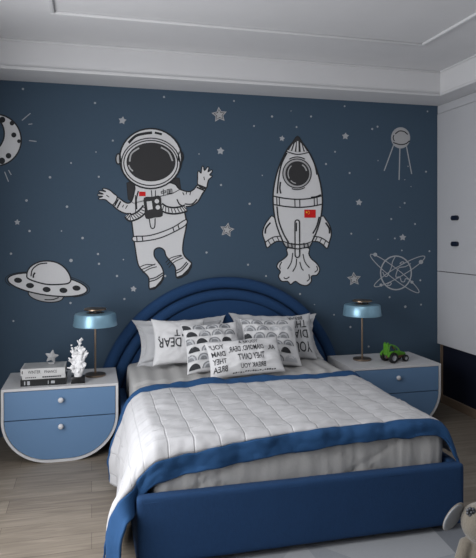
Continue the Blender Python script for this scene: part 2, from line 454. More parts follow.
for ctr in ([(110,308),(118,317),(135,312),(150,302),(164,286)], [(206,282),(222,292),(245,296),(268,293),(282,288)]):
    c_ = smooth_pts(ctr, False, 5); D.stroke(c_, 18, 'decal_line', 6); D.stroke(c_, 13, 'decal', 7)
    for i in range(1, len(c_)-1, 2):
        t = (Vector(c_[i+1])-Vector(c_[i-1])).normalized(); nn = Vector((-t.y, t.x)); p = Vector(c_[i])
        D.stroke([p+nn*6+t*2, p-nn*6-t*2], 2, layer=8)
D.part('control_box'); D.poly(smooth_pts([(158,258),(182,255),(206,253),(210,282),(213,311),(190,316),(164,319),(160,288)], n=3), 'decal_dark', 8)
D.poly([(166,269),(181,267),(184,291),(169,294)], 'decal', 9); D.poly(ell(196,268,6.5), 'decal', 9); D.poly(ell(199,286,6.5), 'decal', 9)
D.part('flag_patch'); D.poly([(144,240),(163,240),(163,253),(144,253)], 'red', 6)
D.part('chest_lettering')
for a_ in ([(209,239),(222,237),(222,243),(209,245),(209,239)], [(215,232),(216,251)], [(226,234),(240,232),(241,246),(227,248),(226,234)],
           [(229,237),(238,236)], [(229,241),(238,240)], [(229,245),(238,244)], [(233.5,237),(234,245)]):
    for p, q in zip(a_, a_[1:]): D.stroke([p, q], 1.6, layer=6)
D.part('helmet')
for cx, cy in ((83,144),(266,138)): D.shape(ell(cx, cy, 7, 15), 'decal_soft', 3, 8)
D.shape(ell(178,143,91,88), 'decal', 3.5, 9)
D.stroke(ell(178,157,86,74), 2.5, layer=11, closed=True); D.stroke(ell(178,156,79,66), 2.5, layer=11, closed=True)
D.stroke(smooth_pts([(113,97),(134,77),(158,70),(182,67)], False), 6, layer=11); D.stroke(smooth_pts([(190,67),(200,69),(211,72)], False), 5, layer=11)
D.part('visor'); D.poly(ell(179,153,72,57), 'decal_dark', 12)
D.stroke(smooth_pts([(116,152),(122,128),(144,112)], False), 4.5, 'decal_soft', 13); D.stroke(smooth_pts([(113,162),(118,172),(126,180)], False), 4, 'decal_soft', 13)
D.stroke(smooth_pts([(208,110),(230,124),(242,150)], False), 4.5, 'decal_soft', 13)
D.finish('astronaut_decal', 'white cartoon astronaut waving on the navy wall above the bed', 'wall decal')

# --- rocket
D = Decal(210, 120, 3.1)
D.part('fin'); D.shape(smooth_pts([(198,300),(180,310),(167,332),(163,354),(170,376),(177,396),(190,386),(207,376),(228,370)], n=3), 'decal', 3, 1)
D.stroke(smooth_pts([(187,318),(173,336),(171,352)], False), 4, layer=4)
D.stroke(smooth_pts([(170,380),(185,369),(200,362),(222,360)], False), 2.5, layer=4)
for x, y in ((180,373),(193,366),(207,362)): D.stroke([(x,y),(x+7,y+13)], 2, layer=4)
D.part('fin2'); D.shape(smooth_pts([(344,300),(360,310),(372,330),(376,354),(370,378),(363,398),(350,387),(334,377),(314,370)], n=3), 'decal', 3, 1)
D.stroke(smooth_pts([(358,318),(369,336),(370,352)], False), 4, layer=4)
D.stroke(smooth_pts([(368,381),(353,370),(338,363),(318,360)], False), 2.5, layer=4)
for x, y in ((358,375),(345,368),(332,362)): D.stroke([(x,y),(x-6,y+13)], 2, layer=4)
D.part('exhaust_cloud')
D.shape(smooth_pts([(241,396),(240,418),(226,432),(212,442),(207,456),(218,470),(212,484),(222,500),(240,500),(250,510),(264,500),(280,510),(300,513),(314,500),(314,484),(332,480),(340,462),(330,444),(314,430),(306,414),(304,396)], n=3), 'decal', 3, 1)
for a_ in ([(222,440),(216,452),(218,462)], [(228,488),(236,492),(246,486)], [(256,412),(252,440),(240,462)], [(268,430),(266,452),(256,470)], [(288,415),(294,440),(308,458)], [(278,440),(284,460),(290,466)], [(300,500),(308,492),(306,478)], [(324,472),(333,464),(330,452)]):
    D.stroke(smooth_pts(a_, False), 2.5, layer=3)
D.part('hull')
D.shape(smooth_pts([(271,51),(286,72),(304,96),(321,130),(335,170),(344,210),(348,252),(344,296),(333,338),(318,372),(306,392),(270,398),(236,392),(221,366),(206,326),(198,286),(195,240),(199,200),(209,158),(223,122),(240,90),(256,70)], n=3), 'decal', 3.5, 4)
for a_ in ([(238,102),(220,140),(211,190),(208,228)], [(218,192),(216,212),(219,228)], [(310,106),(324,138),(331,170)], [(312,240),(328,238),(343,232)], [(207,268),(212,310),(226,350),(243,380)], [(338,300),(330,330),(318,352)]):
    D.stroke(smooth_pts(a_, False), 3.5, layer=7)
D.part('hull_band'); D.stroke(smooth_pts([(196,236),(232,243),(272,246),(312,243),(347,235)], False), 3, layer=7); D.stroke(smooth_pts([(196,262),(232,268),(272,271),(312,268),(348,261)], False), 3, layer=7)
for x in (206,214,262,277,322,331): D.stroke([(x, 240+ (4 if 250<x<290 else 0)), (x+1, 266+(3 if 250<x<290 else 0))], 2.2, layer=8)
D.part('nose_cone'); D.poly([(271,50),(289,73),(303,97),(270,100),(239,93),(254,70)], 'decal_dark', 8)
for p in ([(262,72),(266,68),(262,98),(254,97)], [(269,66),(273,66),(274,99),(267,99)], [(279,70),(283,74),(289,98),(281,99)], [(255,76),(257,74),(250,95),(244,94)], [(287,78),(290,82),(299,96),(294,98)]):
    D.poly(p, 'decal', 9)
D.stroke(smooth_pts([(236,98),(270,107),(305,101)], False), 2.5, layer=9)
D.part('porthole'); D.shape(ell(269,166,44,45), 'decal_soft', 2.5, 8); D.poly(ell(270,166,37,38), 'decal_dark', 11)
D.stroke(ell(269,166,48,51,a0=-120,a1=-60), 2.5, layer=10); D.stroke(ell(269,166,48,50,a0=60,a1=110), 2.5, layer=10); D.stroke(ell(270,166,29,31,a0=150,a1=230), 3, 'decal_soft', 12); D.stroke(ell(270,166,29,31,a0=-60,a1=-15), 4, 'decal_soft', 12); D.stroke(ell(270,166,29,31,a0=100,a1=135), 3, 'decal_soft', 12)
D.part('engine_ring')
D.shape([(226,376),(250,384),(272,386),(296,384),(316,376),(308,393),(272,400),(234,393)], 'decal_soft', 3, 8)
for x in (240,252,290,302): D.stroke([(x,381),(x+2,396)], 3, layer=10)
D.part('flag_patch'); D.poly([(292,278),(327,278),(327,303),(292,303)], 'red', 8)
def star5(cx, cy, r, rot=-90, k=.45): return [(cx+(r if i%2==0 else r*k)*cos(R(rot+36*i)), cy+(r if i%2==0 else r*k)*sin(R(rot+36*i))) for i in range(10)]
D.poly(star5(299,286,4), 'yellow', 9)
for x, y in ((305,282),(307,285),(307,289),(305,292)): D.poly(star5(x,y,1.5), 'yellow', 9)
D.part('centre_fin'); D.shape(ell(269.5,318,7,8,n=10,a0=180,a1=359.9)+ell(270,418,7,8,n=10,a0=0,a1=180), 'decal', 3, 9)
D.stroke([(267,318),(267,345)], 3, layer=11)
D.finish('rocket_decal', 'white cartoon rocket with red flag and exhaust cloud on the navy wall', 'wall decal')

# --- flying saucer
D = Decal(0, 250, 4.76)
D.part('keel'); D.poly(smooth_pts([(30,150),(60,185),(140,222),(240,234),(350,232),(418,205),(424,175),(400,150),(300,140),(120,108),(60,100),(28,120)], n=3), 'decal_dark', 1) if False else None
D.shape(ell(218,214,84,33,8), 'decal_soft', 4, 1); D.stroke(smooth_pts([(212,236),(250,236),(280,226)], False), 4, layer=3)
D.part('disc'); D.shape(ell(226,165,191,50,8), 'decal', 5, 3)
D.stroke(ell(226,167,203,57,8,a0=150,a1=250), 2.5, layer=2); D.stroke(ell(226,163,203,57,8,a0=-60,a1=50), 2.5, layer=2)
for x, y in ((86,144),(143,169),(222,188),(302,192),(364,181)): D.poly(ell(x, y, 19, 12.5, 5), 'decal_line', 6)
D.part('dome'); D.shape(smooth_pts([(128,122),(134,95),(155,72),(190,56),(228,52),(270,60),(305,82),(328,112),(337,142),(325,158),(290,163),(230,164),(175,152),(135,136)], n=4), 'decal', 5, 6)
D.stroke(smooth_pts([(148,125),(155,92),(185,68),(225,62)], False), 4.5, layer=9); D.stroke(smooth_pts([(159,132),(160,118),(168,108)], False), 6, layer=9)
D.finish('flying_saucer_decal', 'white domed flying saucer with dark ports on the wall above the left lamp', 'wall decal')

# --- moon
D = Decal(0, 80, 4.327)
D.part('crescent')
oc, orr, ic, irr = (-20,260), 111.8, (-67,232), 85.6
out = [p for p in ell(oc[0], oc[1], orr, n=120) if (p[0]-ic[0])**2+(p[1]-ic[1])**2 > irr*irr*1.0]
inn = [p for p in ell(ic[0], ic[1], irr, n=120) if (p[0]-oc[0])**2+(p[1]-oc[1])**2 < orr*orr]
ang = lambda c, p: math.atan2(p[1]-c[1], p[0]-c[0])
cen = math.atan2(oc[1]-ic[1], oc[0]-ic[0])
wrap = lambda a: (a+pi) % (2*pi)-pi
out.sort(key=lambda p: wrap(ang(oc, p)-cen)); inn.sort(key=lambda p: -wrap(ang(ic, p)-cen))
D.shape(out+inn, 'decal', 5, 1)
for x, y, r in ((10,172,13),(52,187,10),(60,238,11),(82,265,8),(37,328,12),(8,350,14),(-20,358,9)): D.poly(ell(x,y,r), 'decal_line', 4)
for nm, p in (('ray',[(95,175),(132,144)]),('ray2',[(123,192),(140,190)]),('ray3',[(126,262),(158,266)]),('ray4',[(20,397),(37,440)]),('ray5',[(37,390),(49,411)])):
    D.part(nm); D.stroke(p, 4, 'decal_pale', 2)
D.finish('moon_decal', 'white spotted crescent moon with short rays at the left edge of the mural', 'wall decal')

# --- satellite
D = Decal(340, 90, 4.76)
for nm, p in (('antenna',[(255,262),(210,385)]),('antenna2',[(285,272),(281,428)]),('antenna3',[(316,268),(341,400)])):
    D.part(nm); D.stroke(p, 5, 'decal_pale', 1)
D.part('sphere'); D.shape(ell(288,228,43,48), 'decal_soft', 5, 2, 'decal_pale')
D.stroke(smooth_pts([(262,210),(280,196),(304,198),(322,212)], False), 4, layer=5); D.stroke(smooth_pts([(256,215),(252,228),(258,244)], False), 3.5, layer=5)
D.stroke(smooth_pts([(252,250),(285,260),(312,256),(330,242)], False), 4, layer=5)
D.finish('satellite_decal', 'round white satellite with three long antennas high on the navy wall', 'wall decal')

# --- globe with crossed orbits
D = Decal(340, 230, 4.76)
D.part('globe'); D.stroke(ell(266,204,73,80), 6, 'decal_pale', 2, closed=True)
for a_ in ([(262,128),(250,150),(244,178),(234,200),(224,220),(212,218),(203,200)], [(336,160),(310,174),(280,180),(270,200),(266,224),(284,224),(292,244),(306,246),(312,232),(332,236)], [(284,160),(294,152),(304,154),(296,162),(284,160)], [(222,262),(236,264),(244,254),(236,250),(226,258)]):
    D.stroke(smooth_pts(a_, False), 4, 'decal_pale', 2)
D.part('orbit'); D.stroke(ell(260,207,146,23,38,n=60), 3.8, 'decal_pale', 3, closed=True)
for x, y, r in ((167,117,9),(342,248,7)): D.poly(ell(x,y,r), 'decal_pale', 4)
D.part('orbit2'); D.stroke(ell(283,197,139,23,-30.5,n=60), 3.8, 'decal_pale', 3, closed=True)
for x, y, r in ((385,152,10),(195,262,7)): D.poly(ell(x,y,r), 'decal_pale', 4)
D.finish('globe_decal', 'white line drawing of a globe with crossed orbits on the wall above the right lamp', 'wall decal')

# --- stars
def star_decal(u, v, r, label, lined, rot=-90):
    D = Decal(); D.part('s')
    if lined:
        D.poly(star5(u, v, r, rot, .5), 'decal_soft', 1); D.stroke(star5(u, v, r*.68, rot, .5), .7, 'decal_line', 2, closed=True)
    else: D.poly(star5(u, v, r, rot, .55), 'decal_pale', 1)
    D.finish('star_decal', label, 'star', 'stars on the mural')
star_decal(219.3,114.8,8, 'large outlined star on the navy wall between the astronaut and rocket, nearest the ceiling', True, -95)
star_decal(227,230,7.5, 'large outlined star on the wall level with the astronaut belt, left of the rocket', True, -80)
star_decal(354,279,7.2, 'large outlined star on the wall just above the right-hand lamp', True, -94)
star_decal(122.4,120.5,4.2, 'small white star on the wall just above and left of the astronaut helmet', False, -80)
star_decal(220.5,151,4, 'small white star on the wall above the astronaut raised hand', False, -85)
star_decal(282,138.5,3, 'small white star on the wall beside the rocket nose tip', False, -80)
star_decal(17.3,222.2,3.1, 'small white star on the wall between the moon and the flying saucer', False)
star_decal(133.5,289,3.3, 'small white star on the wall below the astronaut left boot', False, -85)
star_decal(345.4,136.2,3.7, 'small white star on the wall level between the rocket nose and the satellite', False, -86)
star_decal(359,202.4,3.5, 'small white star on the wall right of the rocket middle', False, -84)
star_decal(402.7,237.4,3.6, 'small white star on the wall directly above the globe drawing', False, -88)
dots = [(23,89,1),(95,103,1),(164,97,1),(234,101,.9),(272,116.5,1.1),(311,116.5,1),(291,111,.5),(296.5,127,.9),(254,126,.9),(344.6,106.2,.9),(427.5,111.4,.9),
 (372.2,129,1.1),(377.5,126.7,1),(349.6,173,1),(426,171.7,1),(378,160.6,.5),(404.8,179.7,.5),(408,166.3,.6),(335,151.8,.9),(326,164,1),(71,163,.8),(96,152,.6),(50,177.3,1.1),
 (26.5,200.5,1.1),(67,206.7,1.1),(29.6,231,1),(61.5,231,.6),(82.6,238,1.1),(11,253.7,1),(71,260.5,1.5),(98,254,1),(99,263.8,1),(98.8,176.8,.9),(112.8,140.6,.9),(221,185,1),
 (249.6,203.8,1.1),(262.3,175.4,.6),(206.5,252.5,1),(248,264.7,1),(266,276,.9),(199,154,.6),(123.4,259.6,.6),(117,276,1),(124.4,299,1),(165.2,276,1),
 (404.6,203,1),(400,207.3,.5),(391.2,219,1),(415,224,1),(351.3,233.7,1),(378,239.4,.6),(394.8,238.4,.9),(401.8,250.4,.8),(429.4,251.2,1),(420.3,280.3,1),(389.6,297.2,1),
 (405.3,306.7,1.3),(421,304.6,1),(350.4,327,1.1),(334,314.8,.8),(368.6,346.5,1),(314.5,304.5,.5),(300,294,1),(70.5,303,1),(411,186.5,.5),(13.4,321,.8)]
for u, v, r in dots:
    x, z = wall_pt(u, v); rr = r*.0088
    bm = bmesh.new()
    vs = [bm.verts.new((rr*cos(2*pi*i/10), -.0012, rr*sin(2*pi*i/10))) for i in range(10)]; bk = [bm.verts.new((q.co.x, 0, q.co.z)) for q in vs]
    bm.faces.new(vs)
    for i in range(10): bm.faces.new((vs[i], bk[i], bk[(i+1)%10], vs[(i+1)%10]))
    o = link('dot_decal', bm, M['decal_pale']); o.location = (x, 0, z)
    tag(o, 'tiny plain white dot scattered among the stars of the navy mural', 'dot', 'white dots on the mural')

# ------------------------------------------------------------------ bed
BX = 1.05; X0, X1 = .199, 1.893
YF = -2.11
bed = empty('bed', (BX, -1.0, 0), 'low double bed upholstered in navy fabric with an arched padded headboard', 'bed')
bedinv = Matrix.Translation((-BX, 1.0, 0))
def bedpart(name, bm, m, smooth=True, angle=None):
    bm.transform(bedinv); return link(name, bm, m, bed, smooth, angle)
hc, hr = (1.071, .155), 1.046
def arch(bm, r_out, r_in, y_back, y_front, seg=72):
    rm = (r_out+r_in)/2; rw = (r_out-r_in)/2; yc = (y_back+y_front)/2; ry = abs(y_back-y_front)/2
    path = []
    path.append((hc[0]+rm, .03, 1, 0)); 
    for i in range(seg+1):
        a = pi*i/seg; path.append((hc[0]+rm*cos(a), hc[1]+rm*sin(a), cos(a), sin(a)))
    path.append((hc[0]-rm, .03, -1, 0))
    rings = []; K = 16
    for x, z, cx, cz in path:
        ring = []
        for k in range(K):
            t = 2*pi*k/K; c, s_ = cos(t), sin(t)
            c = math.copysign(abs(c)**.88, c); s_ = math.copysign(abs(s_)**.88, s_)
            ring.append(bm.verts.new((x+cx*rw*c, yc+ry*s_, z+cz*rw*c)))
        rings.append(ring)
    for A, B in zip(rings, rings[1:]):
        for k in range(K): bm.faces.new((A[k], A[(k+1)%K], B[(k+1)%K], B[k]))
    bm.faces.new(rings[0]); bm.faces.new(rings[-1][::-1]); fixn(bm)
bm = bmesh.new(); arch(bm, hr, hr-.096, -.006, -.112); bedpart('outer_headboard_roll', bm, M['bedblue'])
bm = bmesh.new(); arch(bm, hr-.098, hr-.190, -.006, -.120); bedpart('inner_headboard_roll', bm, M['bedblue'])
bm = bmesh.new(); ri = hr-.190
pts = [(hc[0]+ri, .03)]+[(hc[0]+ri*cos(pi*i/48), hc[1]+ri*sin(pi*i/48)) for i in range(49)]+[(hc[0]-ri, .03)]
prism_y(bm, pts, -.02, -.088); fixn(bm); bedpart('headboard_panel', bm, M['bedblue'], False)
def fab(p, n): return p + n*.0015*noise.noise(p*9)
bedpart('footboard', rounded_box((X0, YF, .040), (X1, YF+.062, .354), .018, (60, 8, 16), fab), M['bedblue'])
bedpart('side_rail', rounded_box((X0, YF+.063, .040), (X0+.06, -.122, .354), .018, (8, 50, 14), fab), M['bedblue'])
bedpart('side_rail', rounded_box((X1-.06, YF+.063, .040), (X1, -.122, .354), .018, (8, 50, 14), fab), M['bedblue'])
# piping seam along the top edge of the footboard
bm = bmesh.new(); tube(bm, [(X0+.012, YF+.003, .330), (X1-.012, YF+.003, .330)], .003, 8); bedpart('footboard_piping', bm, M['bedblue'])
bm = bmesh.new(); box(bm, (X0+.061, YF+.064, .15), (X1-.061, -.124, .262)); bedpart('slat_base', bm, M['gap'], False)
bm = bmesh.new(); box(bm, (X0+.12, YF+.14, 0), (X1-.12, -.2, .15)); bedpart('plinth', bm, M['gap'], False)

# padded mattress cover, puckered along the foot side
def duvet(p, n):
    q = Vector(p)
    if n.z > .3:
        rib = .005*sin((q.x)*2*pi/.115+1.2*noise.noise(Vector((q.x*2, q.y*1.5, 0))))*max(0, min(1, (q.y+1.85)/.4))
        q.z += rib + .012*noise.noise(Vector((p.x*4, p.y*4, 1)))*n.z
        if p.y > -.8: q.z += .012
    if n.y < -.3:
        puck = .007*noise.noise(Vector((p.x*13, p.z*2.2, 3)))+.006*noise.noise(Vector((p.x*34, p.z*4, 9)))
        k = 0
        for cx in (.55, 1.35):      # crossed diagonal seams
            for s_ in (-1, 1):
                d = abs((p.x-cx)-s_*(p.z-.38)*1.9)
                k = max(k, math.exp(-(d/.012)**2))
        bulge = .012*sin(pi*min(1, max(0, (p.z-.27)/.26)))
        q.y -= (puck*.8+bulge-.009*k)
    if abs(n.x) > .3: q.x += n.x*.010*noise.noise(Vector((p.y*9, p.z*4, 5)))
    return q
tag(link('mattress_pad', rounded_box((.264, -2.03, .263), (1.830, -.13, .545), .055, (130, 120, 22), duvet), M['sheet'], smooth=True),
    'thick light grey padded mattress cover filling the navy bed frame', 'bedding')

# ------------------------------------------------------------------ quilted throw
def resample(pts, closed=False):
    s = smooth_pts(pts, False, 14); d = [0]
    for a, b in zip(s, s[1:]): d.append(d[-1]+sqrt((a[0]-b[0])**2+(a[1]-b[1])**2))
    return s, d
path, dist = resample([(.120,-.02),(.128,.12),(.152,.28),(.190,.42),(.222,.498),(.272,.548),(.36,.568),(.80,.574),(1.30,.574),(1.66,.572),(1.765,.562),(1.825,.520),(1.858,.450),(1.872,.40),(1.884,.372)])
LT = dist[-1]
def along(a):
    a = max(0, min(LT-1e-6, a)); lo, hi = 0, len(dist)-1
    while hi-lo > 1:
        m = (lo+hi)//2
        if dist[m] <= a: lo = m
        else: hi = m
    t = (a-dist[lo])/(dist[hi]-dist[lo])
    return Vector((path[lo][0]+(path[hi][0]-path[lo][0])*t, path[lo][1]+(path[hi][1]-path[lo][1])*t))
sst = lambda a, b, x: (lambda t: t*t*(3-2*t))(max(0, min(1, (x-a)/(b-a))))
YH = -1.035           # head-side edge of the throw
YE = -2.0         # where the top turns down over the foot
LB = .965+.105      # cloth length along the bed
def throw_pt(a, b):
    p = along(a); x, z = p.x, p.y
    top = sst(.28, .47, z)               # 1 on the mattress, 0 on the hanging sides
    hang = 1-sst(.10, .52, z)
    y = YH-b
    b0_ = b; b = b+(b/LB)**2*(.022*(1-sst(.9,1.5,x))+.062*(1-sst(.25,1.05,x)))
    y = YH-b
    e = max(0, b-(YH-YE))
    # top: bend over the foot edge
    r = .05
    if e < r*pi/2: ty, tz = YE-r*sin(e/r), -r*(1-cos(e/r))
    else: ty, tz = YE-r, -r-(e-r*pi/2)
    sy, sz = YE-e, -.10*e/.1*.25
    if e > 0:
        y = ty*top+sy*(1-top); z += tz*top+sz*(1-top)
    if b < .07: z += (.020+.016*noise.noise(Vector((x*5, 3, 1))))*(1-b/.07)*top
    # head edge is wavy
    if b < .2: y += (.022*sin(x*7+1)+.03*noise.noise(Vector((x*2.4, 0, 4))))*(1-b/.2)*top
    y -= .06*(1-sst(.14,.62,x))*max(0, 1-b/.6)
    if x < 1.0:
        # left side: broad folds, the lower edge rises and falls
        f = sst(0, 1, b/LB)
        w = .052*math.exp(-((b0_-.972)/.068)**2)+.009*sin(b*17+.5)+.007*sin(b*31)
        x -= hang*w
        x += hang*.045*sin(pi*max(0, min(1, b0_/.86)))
        lift = .055+.02*sin(b*6+.5) + .11*math.exp(-((b0_-.90)/.09)**2)+.0*f
        z += lift*hang*(1-.6*sst(.97,1.05,b0_))
        y -= hang*.02*sin(z*9)
    else:
        x += hang*(.012*sin(b*16))
    nz = noise.noise(Vector((a*3.2, b*3.2, 0)))*.012+noise.noise(Vector((a*8, b*13, 2)))*.009+noise.noise(Vector((a*20, b*32, 6)))*.0035
    z -= .010*math.exp(-((a-.62)/.16)**2)*sst(.75,1,b/LB)
    # soft puffs of the quilting
    puff = .0035*abs(sin(pi*(a/.125-.5)))*abs(sin(pi*(b/.105-.5)))
    z += (nz+puff)*top
    if top < .9: x += (nz*1.2+puff)*(1-top)*(-1 if x < 1 else 1)
    if e > 0: y -= (nz*1.6+.006*sin(a*23))*top*min(1, e/.04)
    return Vector((x, y, max(z, .014)))
def cloth(a0, a1, b0, b1, da=.011, db=.011, off=0.0):
    na = max(2, int((a1-a0)/da)); nb = max(2, int((b1-b0)/db))
    bm = bmesh.new(); uvl = bm.loops.layers.uv.new('UVMap'); g = []
    for i in range(na+1):
        row = []
        for j in range(nb+1):
            a = a0+(a1-a0)*i/na; b = b0+(b1-b0)*j/nb
            row.append((bm.verts.new(throw_pt(a, b)), (a, b)))
        g.append(row)
    for i in range(na):
        for j in range(nb):
            q = [g[i][j], g[i+1][j], g[i+1][j+1], g[i][j+1]]
            f = bm.faces.new([t[0] for t in q][::-1])
            for l, t in zip(f.loops, q[::-1]): l[uvl].uv = t[1]
    return bm
def solid(o, t, offset=1):
    s = o.modifiers.new('thickness', 'SOLIDIFY'); s.thickness = t; s.offset = offset; return o
th = empty('quilted_throw', (BX, YE, .3), 'light grey quilted throw with blue borders draped over the middle of the bed', 'throw')
inv = Matrix.Translation((-BX, -YE, -.3))
def thp(name, bm, m, t=.008):
    bm.transform(inv); o = link(name, bm, m, th, True); return solid(o, t, -1 if False else 1)
HW = .056; FW = .088; SW = .085
aL = 0; bSide = .70
thp('quilted_panel', cloth(aL, LT, HW, LB-FW), M['quilt'], .009)
thp('foot_border', cloth(aL, LT, LB-FW, LB, db=.007), M['hem'], .011)
thp('head_border', cloth(aL, LT, 0, HW, db=.006), M['hem'], .012)
# border turned over on the outside of the hanging left corner
def side_flap():
    bm = cloth(0, .085, .82, LB-FW)
    for v in bm.verts: v.co.x -= .0135; v.co.z += 0
    return bm
thp('side_border', side_flap(), M['hem'], .006)

# ------------------------------------------------------------------ pillows
def text_tris(txt, size, xs=1.0):
    """letters as a triangulated mesh in the xy plane, origin at left baseline"""
    cu = bpy.data.curves.new('t', 'FONT'); cu.body = txt; cu.size = size; cu.resolution_u = 3; cu.offset = .010*size
    o = bpy.data.objects.new('t', cu); COL.objects.link(o)
    dg = bpy.context.evaluated_depsgraph_get(); dg.update()
    me = bpy.data.meshes.new_from_object(o.evaluated_get(dg))
    vs = [(v.co.x*xs, v.co.y) for v in me.vertices]; fs = [tuple(p.vertices) for p in me.polygons]
    bpy.data.objects.remove(o); bpy.data.curves.remove(cu); bpy.data.meshes.remove(me)
    return vs, fs
def pillow(name, w, h, t, m, label, loc, tilt, rz, roll=0, flange=0, prints=None, seed=0, pinch=.07, group='pillows on the bed'):
    """cushion standing in its local xz plane, front face towards -y"""
    n = 46
    def surf(s, tt, side, off=0):
        ex = 1-pinch*(1-(abs(tt))**2.2); ez = 1-pinch*(1-(abs(s))**2.2)
        x = w/2*s*ex; z = h/2*tt*ez
        prof = (max(0, 1-s*s)*max(0, 1-tt*tt))**.42
        d = t/2*prof
        wr_ = (noise.noise(Vector((s*2.3+seed, tt*2.3, seed*1.7)))*.020+noise.noise(Vector((s*5+seed, tt*6, 7)))*.008)
        edge = math.exp(-((1-max(abs(s), abs(tt)))/.16)**2)*.005*sin(19*(s+tt)+seed)
        return Vector((x, side*(d+off)+wr_*prof*(1 if side < 0 else -.3)+edge*prof, z+.0))
    bm = bmesh.new(); fr = {}; bk = {}
    for i in range(n+1):
        for j in range(n+1):
            s = -1+2*i/n; tt = -1+2*j/n
            s = sin(s*pi/2)*.35+s*.65; tt = sin(tt*pi/2)*.35+tt*.65
            fr[i,j] = bm.verts.new(surf(s, tt, -1))
            bk[i,j] = fr[i,j] if i in (0,n) or j in (0,n) else bm.verts.new(surf(s, tt, 1))
    for i in range(n):
        for j in range(n):
            bm.faces.new((fr[i,j], fr[i+1,j], fr[i+1,j+1], fr[i,j+1]))
            try: bm.faces.new((bk[i,j], bk[i,j+1], bk[i+1,j+1], bk[i+1,j]))
            except ValueError: pass
    mats = [m, M['ink'], M['ink_grey'], M['ink_light']]
    def put(poly2d, faces, mi, off=.0030):
        cache = {}
        def V(q):
            q = (round(q[0], 6), round(q[1], 6))
            if q not in cache:
                s = max(-.985, min(.985, q[0]/(w/2))); tt = max(-.985, min(.985, q[1]/(h/2)))
                cache[q] = bm.verts.new(surf(s, tt, -1, off))
            return cache[q]
        def tri(a, b, c, depth=0):      # small enough pieces to follow the cushion's bulge
            e = [((a[0]-b[0])**2+(a[1]-b[1])**2, 0), ((b[0]-c[0])**2+(b[1]-c[1])**2, 1), ((c[0]-a[0])**2+(c[1]-a[1])**2, 2)]
            L, k = max(e)
            if L > .013**2 and depth < 9:
                if k == 1: a, b, c = b, c, a
                elif k == 2: a, b, c = c, a, b
                m_ = ((a[0]+b[0])/2, (a[1]+b[1])/2)
                tri(a, m_, c, depth+1); tri(m_, b, c, depth+1); return
            try: ff = bm.faces.new([V(a), V(b), V(c)])
            except ValueError: return
            ff.material_index = mi; ff.normal_update()
            if ff.normal.y > 0: ff.normal_flip()
        for f in faces:
            for k in range(1, len(f)-1): tri(poly2d[f[0]], poly2d[f[k]], poly2d[f[k+1]])
    if prints: prints(put, w, h)
    o = link('cover', bm, mats, None, True)
    root = empty(name, loc, label, 'pillow', group, rz)
    root.rotation_euler = (R(tilt), R(roll), rz)
    o.parent = root; o.location = (0, 0, h/2)
    if flange:
        bm = bmesh.new(); k = 40; ring = []
        def edge(u):      # runs round the rectangle
            q = u % 4; s = [(-1+2*q, -1), (1, -1+2*(q-1)), (1-2*(q-2), 1), (-1, 1-2*(q-3))][int(q)]
            return s
        for i in range(4*k):
            s, tt = edge(i/k); p = surf(s*.97, tt*.97, -1); p.y = 0
            dx = (flange if abs(s) > .999 else flange*s)*math.copysign(1, s) if abs(s) > .999 else flange*s
            dz = flange*math.copysign(1, tt) if abs(tt) > .999 else flange*tt
            wv = .006*noise.noise(Vector((s*6, tt*6, seed)))
            q = p+Vector((dx, wv*2, dz)); q.y += wv
            ring.append([bm.verts.new(p+Vector((0, -.003, 0))), bm.verts.new(q+Vector((0, -.003, 0))), bm.verts.new(q+Vector((0, .003, 0))), bm.verts.new(p+Vector((0, .003, 0)))])
        for i in range(4*k):
            A = ring[i]; B = ring[(i+1) % (4*k)]
            for c in range(4): bm.faces.new((A[c], B[c], B[(c+1)%4], A[(c+1)%4]))
        fixn(bm)
        f = link('flange', bm, m, root, True, 50); f.location = (0, 0, h/2)
    return root
def words(put, txt, x, z, cap, width, mode, mi=1):
    """letters fitted to a cap height and a width; 'turned' = upside down, 'mirrored' = left-right swapped; (x, z) is where the first letter starts"""
    vs, fs = text_tris(txt, 1.0)
    x0 = min(v[0] for v in vs); x1 = max(v[0] for v in vs); kx = width/(x1-x0); kz = cap/.73
    sg = -1 if mode == 'turned' else 1
    put([(x-(a-x0)*kx, z+sg*b*kz) for a, b in vs], fs, mi)
def scallops(put, w, h):
    rnd = random.Random(int(w*1000+h*77)); rad = .053; z = h/2-.06; row = 0
    while z > -h/2+.012:
        x = -w/2+rad*(1.0 if row % 2 else .35)
        while x < w/2-.02:
            kind = rnd.choice([1, 2, 2, 2]) if row % 2 == 0 else rnd.choice([2, 3, 2, 2, 1])
            o_ = .0018+.0006*row
            def half(r, mi, off):
                pts = [(x, z)]+[(x+r*cos(pi*i/14), z+r*sin(pi*i/14)) for i in range(15)]
                put(pts, [(0, i, i+1) for i in range(1, 15)], mi, off)
            half(rad, 0, o_)
            if kind == 1: half(rad*.82, 1, o_+.0004)
            elif kind == 2: half(rad*.93, 2, o_+.0002); half(rad*.72, 3, o_+.0004); half(rad*.52, 2, o_+.0006)
            else: half(rad*.93, 3, o_+.0002)
            x += rad*1.95
        z -= rad*1.22; row += 1
def p_dear(put, w, h):
    words(put, 'DEAR', .002, .018, .078, .190, 'turned'); words(put, "T", -.002, .088, .058, .050, 'turned'); words(put, "'", .024, .088, .060, .012, 'turned')
    words(put, ',', -.170, .030, .05, .012, 'turned')
def p_you(put, w, h):
    words(put, 'YOU', .175, -.060, .090, .155, 'turned'); words(put, 'DIAM', .165, .045, .075, .20, 'turned'); words(put, 'THE', .160, .130, .068, .13, 'turned')
    words(put, 'BREAK', .13, .172, .035, .13, 'turned')
